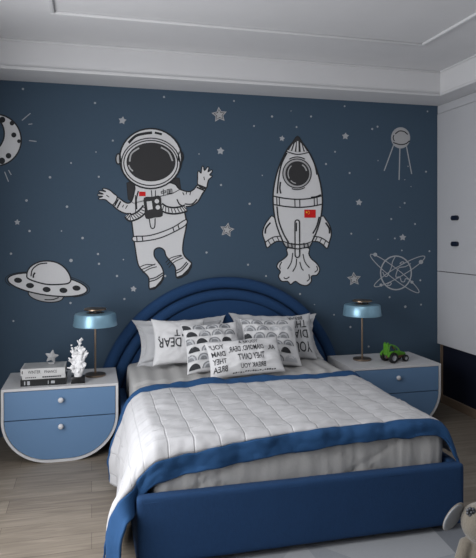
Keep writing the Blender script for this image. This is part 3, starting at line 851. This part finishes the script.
def p_mid(put, w, h):
    words(put, "YOU'RE A", .105, .088, .030, .150, 'mirrored'); words(put, 'DIAMOND, DEAR,', .135, .028, .042, .265, 'mirrored')
    words(put, "THEY CAN'T", .135, -.040, .050, .205, 'mirrored'); words(put, 'BREAK YOU', .13, -.098, .032, .19, 'mirrored')
    for i, tx in enumerate(("YOU'", 'DIAM', 'THEY', 'BREA')): words(put, tx, -.158, .062-.056*i, .040, .10, 'mirrored')
    words(put, 'AR,', .235, .025, .038, .062, 'mirrored')
    rnd = random.Random(3)
    for i in range(18):
        x = -.12+.018*i; z = -.124+rnd.uniform(-.003, .003); a = rnd.uniform(.004, .010); put([(x, z), (x+.014, z+.002), (x+.013, z+a), (x+.002, z+a)], [(0,1,2,3)], 1)
# (loc is the bottom centre of each cushion)
pillow('pillow', .70, .33, .15, M['sham'], 'large light grey pillow with flat flange at the back left of the bed', (.695, -.30, .572), -32, R(1), -1, .045, seed=1, pinch=.19)
pillow('pillow', .70, .33, .15, M['sham'], 'large light grey pillow with flat flange at the back right of the bed', (1.455, -.30, .580), -32, R(-2), 2, .045, seed=4, pinch=.19)
pillow('pillow', .42, .36, .13, M['pillow'], 'white cushion printed with DEAR upside down leaning on the left grey pillow', (.640, -.46, .575), -24, R(3), 2, 0, p_dear, seed=2, pinch=.11)
pillow('pillow', .42, .38, .13, M['sham'], 'grey cushion printed with YOU in large letters leaning at the right of the bed', (1.520, -.45, .560), -24, R(-3), -2, 0, p_you, seed=6, pinch=.11)
pillow('pillow', .44, .40, .13, M['pillow'], 'scallop-patterned cushion left of the small lettered cushion', (.875, -.67, .558), -36, R(2), -1, 0, scallops, seed=3, pinch=.09)
pillow('pillow', .45, .40, .13, M['pillow'], 'scallop-patterned cushion behind and right of the small lettered cushion', (1.31, -.63, .568), -36, R(-4), 2, 0, scallops, seed=5, pinch=.09)
pillow('pillow', .55, .27, .12, M['pillow'], 'small oblong white cushion with mirrored lettering in front of all the others', (1.060, -.86, .572), -34, R(3), -2, 0, p_mid, seed=8, pinch=.05)

# ------------------------------------------------------------------ nightstands
def ns_prof(w, h, rx, rz, n=14):
    pts = [(-w/2, h), (-w/2, rz)]
    pts += [(-w/2+rx-rx*cos(R(90*i/n)), rz-rz*sin(R(90*i/n))) for i in range(1, n+1)]
    pts += [(w/2-rx+rx*sin(R(90*i/n)), rz-rz*cos(R(90*i/n))) for i in range(0, n+1)]
    pts.append((w/2, h)); return pts
def clip_above(pts, z):      # part of the outline above height z
    out = []
    n = len(pts)
    for i in range(n):
        a = pts[i]; b = pts[(i+1) % n]
        if a[1] >= z: out.append(a)
        if (a[1] >= z) != (b[1] >= z):
            t = (z-a[1])/(b[1]-a[1]); out.append((a[0]+(b[0]-a[0])*t, z))
    return out
def clip_below(pts, z): return [(x, -q) for x, q in clip_above([(x, -q) for x, q in pts], -z)]
def nightstand(x0, label, tf):
    W, HH, DP = .768, .514, .496; yb, yf = -.124, -.616
    root = empty('nightstand', (x0+W/2, (yb+yf)/2, 0), label, 'nightstand', 'nightstands beside the bed')
    y0, y1 = DP/2, -DP/2
    outer = ns_prof(W, HH, .32, .30); fr = .017
    inner = [(x*(W/2-fr)/(W/2), fr+(z)*(HH-2*fr)/HH) for x, z in outer]
    bm = bmesh.new(); n = len(outer)
    oa = [bm.verts.new((x, y0, z)) for x, z in outer]; ob = [bm.verts.new((x, y1, z)) for x, z in outer]
    ia = [bm.verts.new((x, y0-.02, z)) for x, z in inner]; ib = [bm.verts.new((x, y1, z)) for x, z in inner]
    for i in range(n):
        j = (i+1) % n
        bm.faces.new((oa[i], oa[j], ob[j], ob[i])); bm.faces.new((ib[i], ib[j], ia[j], ia[i])); bm.faces.new((ob[i], ob[j], ib[j], ib[i]))
    bm.faces.new(oa[::-1]); bm.faces.new(ia)
    fixn(bm); link('cabinet_shell', bm, M['nswhite'], root, True, 35)
    bm = bmesh.new(); prism_y(bm, inner, y1+.02, y1+.03); fixn(bm); link('inner_panel', bm, M['gap'], root)
    inn2 = [(x*(W/2-fr-.004)/(W/2), fr+.004+z*(HH-2*fr-.008)/HH) for x, z in outer]
    zs = .300
    for pts, kz in ((clip_above(inn2, zs+.0035), .425), (clip_below(inn2, zs-.0035), .245)):
        bm = bmesh.new(); prism_y(bm, pts, y1+.002, y1+.02); bmesh.ops.remove_doubles(bm, verts=bm.verts, dist=1e-5); fixn(bm)
        d = link('drawer', bm, M['nsblue'], root)
        bm = bmesh.new()
        lathe(bm, [(.007, 0), (.007, .008), (.017, .012), (.0185, .02), (.017, .027), (.010, .031), (.001, .032)], 28)
        bm.transform(Matrix.Translation((0, y1+.002, kz)) @ Matrix.Rotation(R(90), 4, 'X'))
        link('knob', bm, M['knob'], d, True, 60)
    return root
nightstand(-.588, 'white nightstand with two blue drawers left of the bed, carrying books and coral', 0)
nightstand(1.955, 'white nightstand with two blue drawers near the wardrobe, carrying a toy tractor', 0)
NT = .5145
# ------------------------------------------------------------------ lamps
def lamp(x, y, label):
    root = empty('table_lamp', (x, y, NT), label, 'lamp', 'table lamps on the nightstands')
    bm = bmesh.new(); lathe(bm, [(.070, 0), (.075, .003), (.075, .010), (.071, .014), (.03, .016), (.012, .020)], 48); link('base', bm, M['brass'], root, True, 40)
    bm = bmesh.new(); lathe(bm, [(.0075, .018), (.0075, .47)], 20); link('pole', bm, M['brass'], root, True, 40)
    bm = bmesh.new()
    o_ = [(.157, 0.3680), (.158, 0.3720), (.149, 0.4480), (.143, 0.4570), (.060, 0.4630)]
    i_ = [(.060, 0.4600), (.141, 0.4530), (.146, 0.4460), (.154, 0.3720)]
    lathe(bm, o_+i_, 64, closed=True); fixn(bm); link('lamp_shade', bm, M['shade'], root, True, 40)
    bm = bmesh.new(); lathe(bm, [(.066, 0.4590), (.066, 0.4635), (.012, 0.4650)], 40)
    link('shade_top_ring', bm, M['brass_dark'], root, True, 40)
    bm = bmesh.new(); lathe(bm, [(.076, 0.4820), (.080, 0.4840), (.080, 0.4920), (.076, 0.4950), (.01, 0.4970)], 48); link('cap', bm, M['brass'], root, True, 40)
    for k in range(3):
        a = R(90+120*k); bm = bmesh.new(); lathe(bm, [(.004, 0.4620), (.004, 0.4840)], 10, c=(.045*cos(a), .045*sin(a), 0)); link('spacer', bm, M['brass_dark'], root, True, 60)
    bm = bmesh.new(); lathe(bm, [(.018, 0.3860), (.022, 0.4010), (.022, .43), (.012, 0.4600)], 20); link('bulb_socket', bm, M['brass_dark'], root, True, 60)
    return root
lamp(.026, -.36, 'blue metal table lamp with brass pole on the left nightstand')
lamp(2.172, -.335, 'blue metal table lamp with brass pole on the right nightstand')

# ------------------------------------------------------------------ books, star, coral
def book(x, y, z, w, d, h, rz, cover, label, spine=None, bars=None):
    root = empty('book', (x, y, z), label, 'book', 'books stacked on the left nightstand', R(rz))
    t = .0035; bm = bmesh.new()
    box(bm, (-w/2, -d/2, 0), (w/2, d/2, t)); box(bm, (-w/2, -d/2, h-t), (w/2, d/2, h)); box(bm, (-w/2, -d/2, t), (w/2, -d/2+t, h-t))
    if spine:
        for txt, xx, sz, xs, zo in spine:
            vs, fs = text_tris(txt, sz, xs)
            vv = [bm.verts.new((xx+a, -d/2-.0005, zo+b)) for a, b in vs]
            for f in fs:
                ff = bm.faces.new([vv[k] for k in f]); ff.material_index = 1; ff.normal_update()
                if ff.normal.y > 0: ff.normal_flip()
    if bars:
        for x0, x1, z0, z1 in bars: box(bm, (x0, -d/2-.0006, z0), (x1, -d/2, z1), 1)
    if cover == M['book_g']: box(bm, (-w/2+.012, -d/2+.012, h), (w/2-.012, d/2-.010, h+.0006), 2)
    link('cover', bm, [M['book_w'] if cover == M['book_g'] else cover, M['hub'] if cover == M['book_k'] else M['ink'], M['book_g']], root)
    bm = bmesh.new(); box(bm, (-w/2+.003, -d/2+t, t), (w/2-.003, d/2-.004, h-t)); link('pages', bm, M['paper'], root)
    return root
bx, by = -.325, -.455
book(bx+.005, by-.01, NT, .298, .20, .043, -1, M['book_k'], 'thick black book at the bottom of the stack on the left nightstand', None,
     [(-.125,-.118,.008,.034),(-.105,-.088,.008,.034),(.03,.034,.008,.034),(.05,.075,.012,.03)])
book(bx+.004, by, NT+.0435, .285, .195, .025, 1, M['book_w'], 'thin white book in the middle of the stack on the left nightstand', None,
     [(-.12+.012*i, -.112+.012*i, .009, .016) for i in range(6)]+[(-.01+.014*i, .002+.014*i, .008, .017) for i in range(9)])
b3 = book(bx+.002, by+.003, NT+.069, .292, .20, .046, -1.5, M['book_g'], 'grey illustrated book titled WINTER FINANCE on top of the stack on the left nightstand',
     [('WINTER', -.098, .030, .72, .013), ('FINANCE', .008, .026, .78, .0135)], [(-.138,-.132,.012,.034)])
# starfish ornament leaning on the top book
so = empty('star_ornament', (-.276, -.42, NT+.1155), 'grey weathered five-pointed star ornament standing on the book stack', 'ornament')
bm = bmesh.new()
C0 = (0, 0, .052); ctr_f = bm.verts.new((0, -.014, .052)); ctr_b = bm.verts.new((0, .014, .052)); rg = []
for i in range(10):
    a = R(-90+8+36*i); r = .052 if i % 2 else .024
    a2 = R(90-10+36*i); r = .060 if i % 2 == 0 else .028
    rg.append(bm.verts.new((r*cos(a2), 0, .052+r*sin(a2))))
for i in range(10):
    bm.faces.new((rg[i], rg[(i+1)%10], ctr_f)); bm.faces.new((rg[(i+1)%10], rg[i], ctr_b))
fixn(bm); bevel(bm, .004, 2); fixn(bm)
st = link('star', bm, M['star'], so, True, 60)
bm = bmesh.new(); box(bm, (-.026, -.016, 0), (.020, .016, .012)); bevel(bm, .004); link('foot', bm, M['star'], so, True, 40)
# coral on a black block
co = empty('coral_ornament', (-.092, -.535, NT), 'white branching coral ornament on a black block beside the books', 'ornament')
bm = bmesh.new(); box(bm, (-.047, -.034, 0), (.047, .034, .045)); bevel(bm, .002); link('block', bm, M['black'], co, True, 40)
rnd = random.Random(11); bm = bmesh.new()
capsule(bm, (0, 0, .04), (0, 0, .12), .030, .026, 5)
stems = [((-.005,0,.09),(-.045,.002,.262)), ((.0,0,.09),(.012,0,.296)), ((.01,.004,.08),(.052,.0,.205)), ((0,0,.08),(-.052,-.004,.165)), ((0,-.01,.07),(.03,-.02,.25)), ((.01,0,.06),(.05,-.01,.13)), ((-.01,.01,.08),(-.02,.02,.24)), ((0,-.012,.06),(-.045,-.02,.105))]
for a, b in stems:
    a = Vector(a); b = Vector(b); capsule(bm, a, b, .018, .008, 8)
    for k in range(15):
        t = rnd.uniform(.1, 1); p = a.lerp(b, t)
        d = Vector((rnd.uniform(-1,1), rnd.uniform(-.9,.6), rnd.uniform(.1,1.1))).normalized()*rnd.uniform(.022,.036)
        capsule(bm, p, p+d, .0095, .0065, 3, 1)
bake('coral', bm, M['coral'], .0036, co, 2)

# ------------------------------------------------------------------ toy tractor
tr = empty('toy_tractor', (2.395, -.455, NT), 'green toy tractor with black wheels on the right nightstand', 'toy', rz=R(12))
def wheel(x, y, r, w, nm='wheel'):
    bm = bmesh.new()
    lathe(bm, [(r*.60, -w/2), (r*.92, -w/2), (r, -w*.3), (r, w*.3), (r*.92, w/2), (r*.60, w/2)], 32, closed=True)
    for k in range(16):   # tread blocks
        a = 2*pi*k/16; b2 = bmesh.new(); box(b2, (r*.97, -r*.06, -w*.45), (r*1.04, r*.06, w*.45)); b2.transform(Matrix.Rotation(a, 4, 'Z'))
        me = bpy.data.meshes.new('x'); b2.to_mesh(me); b2.free(); bm.from_mesh(me); bpy.data.meshes.remove(me)
    fixn(bm)
    T = Matrix.Translation((x, y, r*1.04)) @ Matrix.Rotation(R(90), 4, 'X'); bm.transform(T)
    wo = link(nm, bm, M['tyre'], tr, True, 40)
    bm = bmesh.new(); lathe(bm, [(r*.62, -w*.40), (r*.62, w*.25), (r*.52, w*.40), (r*.40, w*.22), (r*.2, w*.22), (r*.16, w*.46), (.001, w*.46)], 28)
    bm.transform(Matrix.Translation((x, y, r*1.04)) @ Matrix.Rotation(R(90), 4, 'X')); link('hub', bm, M['hub'], wo, True, 40)
wheel(-.048, -.050, .041, .034); wheel(-.048, .050, .041, .034); wheel(.086, -.042, .027, .024); wheel(.086, .042, .027, .024)
def tp(name, boxes, m, bv=.003):
    for i, (a, b) in enumerate(boxes):
        bm = bmesh.new() if i == 0 else bm
        b2 = bmesh.new(); box(b2, a, b); bevel(b2, bv); me = bpy.data.meshes.new('x'); b2.to_mesh(me); b2.free(); bm.from_mesh(me); bpy.data.meshes.remove(me)
    return link(name, bm, m, tr, True, 40)
tp('chassis', [((-.065,-.022,.030),(.100,.022,.050)), ((-.055,-.030,.036),(-.040,.030,.048)), ((.080,-.028,.022),(.092,.028,.034))], M['brownp'])
bm = bmesh.new()   # sloping bonnet
prism_y(bm, [(.012,.050),(.108,.050),(.112,.060),(.102,.070),(.062,.080),(.020,.088),(.010,.080)], -.018, .018); fixn(bm); bevel(bm, .003); link('bonnet', bm, M['green'], tr, True, 40)
bm = bmesh.new()
for sy in (-1, 1):      # rear fenders, arched
    pts = [(-.048+.052*cos(R(a)), .043+.052*sin(R(a))) for a in range(10, 171, 16)]+[(-.048+.045*cos(R(a)), .043+.045*sin(R(a))) for a in range(170, 9, -16)]
    prism_y(bm, pts, sy*.036, sy*.056)
fixn(bm); link('fender', bm, M['green'], tr, True, 40)
bm = bmesh.new()
for sy in (-1, 1):      # roll-cage hoops curving down to the bonnet
    tube(bm, [(-.070, sy*.024, .050), (-.074, sy*.024, .100), (-.066, sy*.024, .138), (-.045, sy*.024, .142), (-.01, sy*.024, .132), (.022, sy*.024, .110), (.040, sy*.024, .084)], .0055, 10)
tube(bm, [(-.066,-.026,.138),(-.066,.026,.138)], .0055, 10); tube(bm, [(-.01,-.026,.132),(-.01,.026,.132)], .005, 10)
link('roll_cage', bm, M['green'], tr, True, 60)
tp('seat', [((-.060,-.018,.052),(-.022,.018,.066)), ((-.062,-.018,.066),(-.050,.018,.108))], M['green'])
tp('rear_rack', [((-.088,-.026,.060),(-.076,.026,.150)), ((-.098,-.008,.128),(-.085,.008,.138)), ((-.096,-.02,.092),(-.085,-.01,.100)), ((-.086,-.024,.148),(-.070,-.014,.162)), ((-.086,.010,.148),(-.070,.022,.160))], M['green'])
bm = bmesh.new(); lathe(bm, [(.013,-.002),(.016,0),(.013,.002)], 20); bm.transform(Matrix.Translation((-.008,0,.112)) @ Matrix.Rotation(R(60), 4, 'Y')); 
tube(bm, [(-.008,0,.112),(.012,0,.098)], .003, 8); link('steering_wheel', bm, M['brownp'], tr, True, 40)

# ------------------------------------------------------------------ rug (flat-woven triangles)
RX0, RX1, RY0, RY1 = .30, 2.62, -4.3, -1.99
bm = bmesh.new(); rnd = random.Random(5); cell = .36; nx = int((RX1-RX0)/cell)+1; ny = int((RY1-RY0)/cell)+1
def RV(i, j):
    x = RX0+min(i*cell, RX1-RX0); y = RY1-min(j*cell, RY1-RY0)
    if 0 < i < nx and 0 < j < ny:
        r_ = random.Random(i*31+j*7); x = min(RX1, x+r_.uniform(-.09,.09)); y = max(RY0, y+r_.uniform(-.09,.09))
    return x, y
grid = {(i,j): bm.verts.new((*RV(i,j), .012)) for i in range(nx+1) for j in range(ny+1)}
for i in range(nx):
    for j in range(ny):
        a, b, c, d = grid[i,j], grid[i+1,j], grid[i+1,j+1], grid[i,j+1]
        tri = ((a,d,b),(b,d,c)) if (i+j) % 2 else ((a,d,c),(a,c,b))
        for t in tri:
            try: bm.faces.new(t).material_index = rnd.choice([0,0,1,2,3,3,1])
            except ValueError: pass
bnd = [grid[i,0] for i in range(nx+1)]+[grid[nx,j] for j in range(1,ny+1)]+[grid[i,ny] for i in range(nx-1,-1,-1)]+[grid[0,j] for j in range(ny-1,0,-1)]
low = [bm.verts.new((v.co.x, v.co.y, 0)) for v in bnd]
for k in range(len(bnd)):
    q = (k+1) % len(bnd); bm.faces.new((bnd[k], bnd[q], low[q], low[k])).material_index = 1
tag(link('rug', bm, [M['rug0'], M['rug1'], M['rug2'], M['rug3']]), 'grey rug woven in geometric triangles in front of the bed', 'rug')

# ------------------------------------------------------------------ plush elephant sitting on the rug
EX, EY = 1.628, -2.60
el = empty('plush_elephant', (EX, EY, .012), 'grey plush elephant toy sitting on the rug by the foot of the bed', 'soft toy', rz=R(-20)); el.scale = (1.06,)*3
bm = bmesh.new()
ball(bm, (0, 0, .115), (.088, .080, .112)); ball(bm, (0, -.005, .205), (.052, .05, .045))
ball(bm, (0, -.012, .285), (.083, .078, .082))
# trunk hanging forward and down
for p, q, a, b in (((0,-.075,.265),(0,-.115,.225),.036,.028), ((0,-.115,.225),(0,-.130,.175),.028,.022), ((0,-.130,.175),(.004,-.150,.140),.022,.019), ((.004,-.150,.140),(.01,-.178,.135),.019,.018)): capsule(bm, p, q, a, b, 5)
for s in (-1, 1):
    capsule(bm, (s*.062, -.01, .195), (s*.105, -.055, .120), .030, .026, 6); capsule(bm, (s*.105, -.055, .120), (s*.112, -.085, .075), .026, .029, 4)   # arms
    capsule(bm, (s*.055, -.03, .050), (s*.088, -.150, .042), .046, .038, 7); ball(bm, (s*.09, -.162, .048), (.040, .026, .046))   # legs
capsule(bm, (0, .07, .07), (.01, .11, .035), .012, .008, 4)
bake('body', bm, M['plush'], .0065, el, 4)
for s in (-1, 1):
    rot = Matrix.Rotation(R(s*-30), 3, 'Y') @ Matrix.Rotation(R(s*-38), 3, 'Z')
    bm = bmesh.new(); ball(bm, (s*.108, .004, .300), (.048, .010, .068), rot); er = link('ear', bm, M['plush'], el, True)
    bm = bmesh.new(); ball(bm, (s*.110, -.001, .300), (.044, .009, .063), rot); link('inner_ear', bm, M['plush_in'], er, True); er['label'] = 'large rounded ear with pale lining'
    bm = bmesh.new(); ball(bm, (s*.036, -.083, .292), .0062, sub=2); link('eye', bm, M['bead'], el, True)
bm = bmesh.new()
for k in range(7):
    a = 2*pi*k/7; ball(bm, (-.052+.013*cos(a), -.046, .345+.013*sin(a)), (.009, .006, .009), sub=1)
ball(bm, (-.052, -.050, .345), .007, sub=1); link('sequin_flower', bm, M['silver'], el, True)

# ------------------------------------------------------------------ light
def area(name, loc, rot, sx, sy, power, col=(1,1,1), spread=180):
    l = bpy.data.lights.new(name, 'AREA'); l.shape = 'RECTANGLE'; l.size = sx; l.size_y = sy; l.energy = power; l.color = col; l.spread = R(spread)
    o = bpy.data.objects.new(name, l); COL.objects.link(o); o.location = loc; o.rotation_euler = rot; return o
area('window_daylight', (XL-.14, (WY0+WY1)/2, (WZ0+WZ1)/2), (0, R(-90), 0), WZ1-WZ0, WY1-WY0, 103, (.98,.985,1))
cl = empty('added_ceiling_lamp', (.9, -2.9, ZC), 'flat square white lamp added out of view above the bed to light the room', 'lamp')  # unseen lamp, added to brighten the upward faces
bm = bmesh.new(); box(bm, (-.45, -.45, -.05), (.45, .45, 0)); bevel(bm, .01); link('housing', bm, M['frame_w'], cl)
area('added_ceiling_light', (.9, -2.9, ZC-.055), (0, 0, 0), .8, .8, 14, (1,.985,.96))  # soft light of the added lamp
w = bpy.data.worlds.new('world'); SC.world = w; w.use_nodes = True
w.node_tree.nodes['Background'].inputs[0].default_value = (.90,.95,1,1); w.node_tree.nodes['Background'].inputs[1].default_value = .10
SC.view_settings.view_transform = 'Standard'; SC.view_settings.look = 'None'; SC.view_settings.gamma = 1; SC.view_settings.use_curve_mapping = False
SC.view_settings.exposure = 0
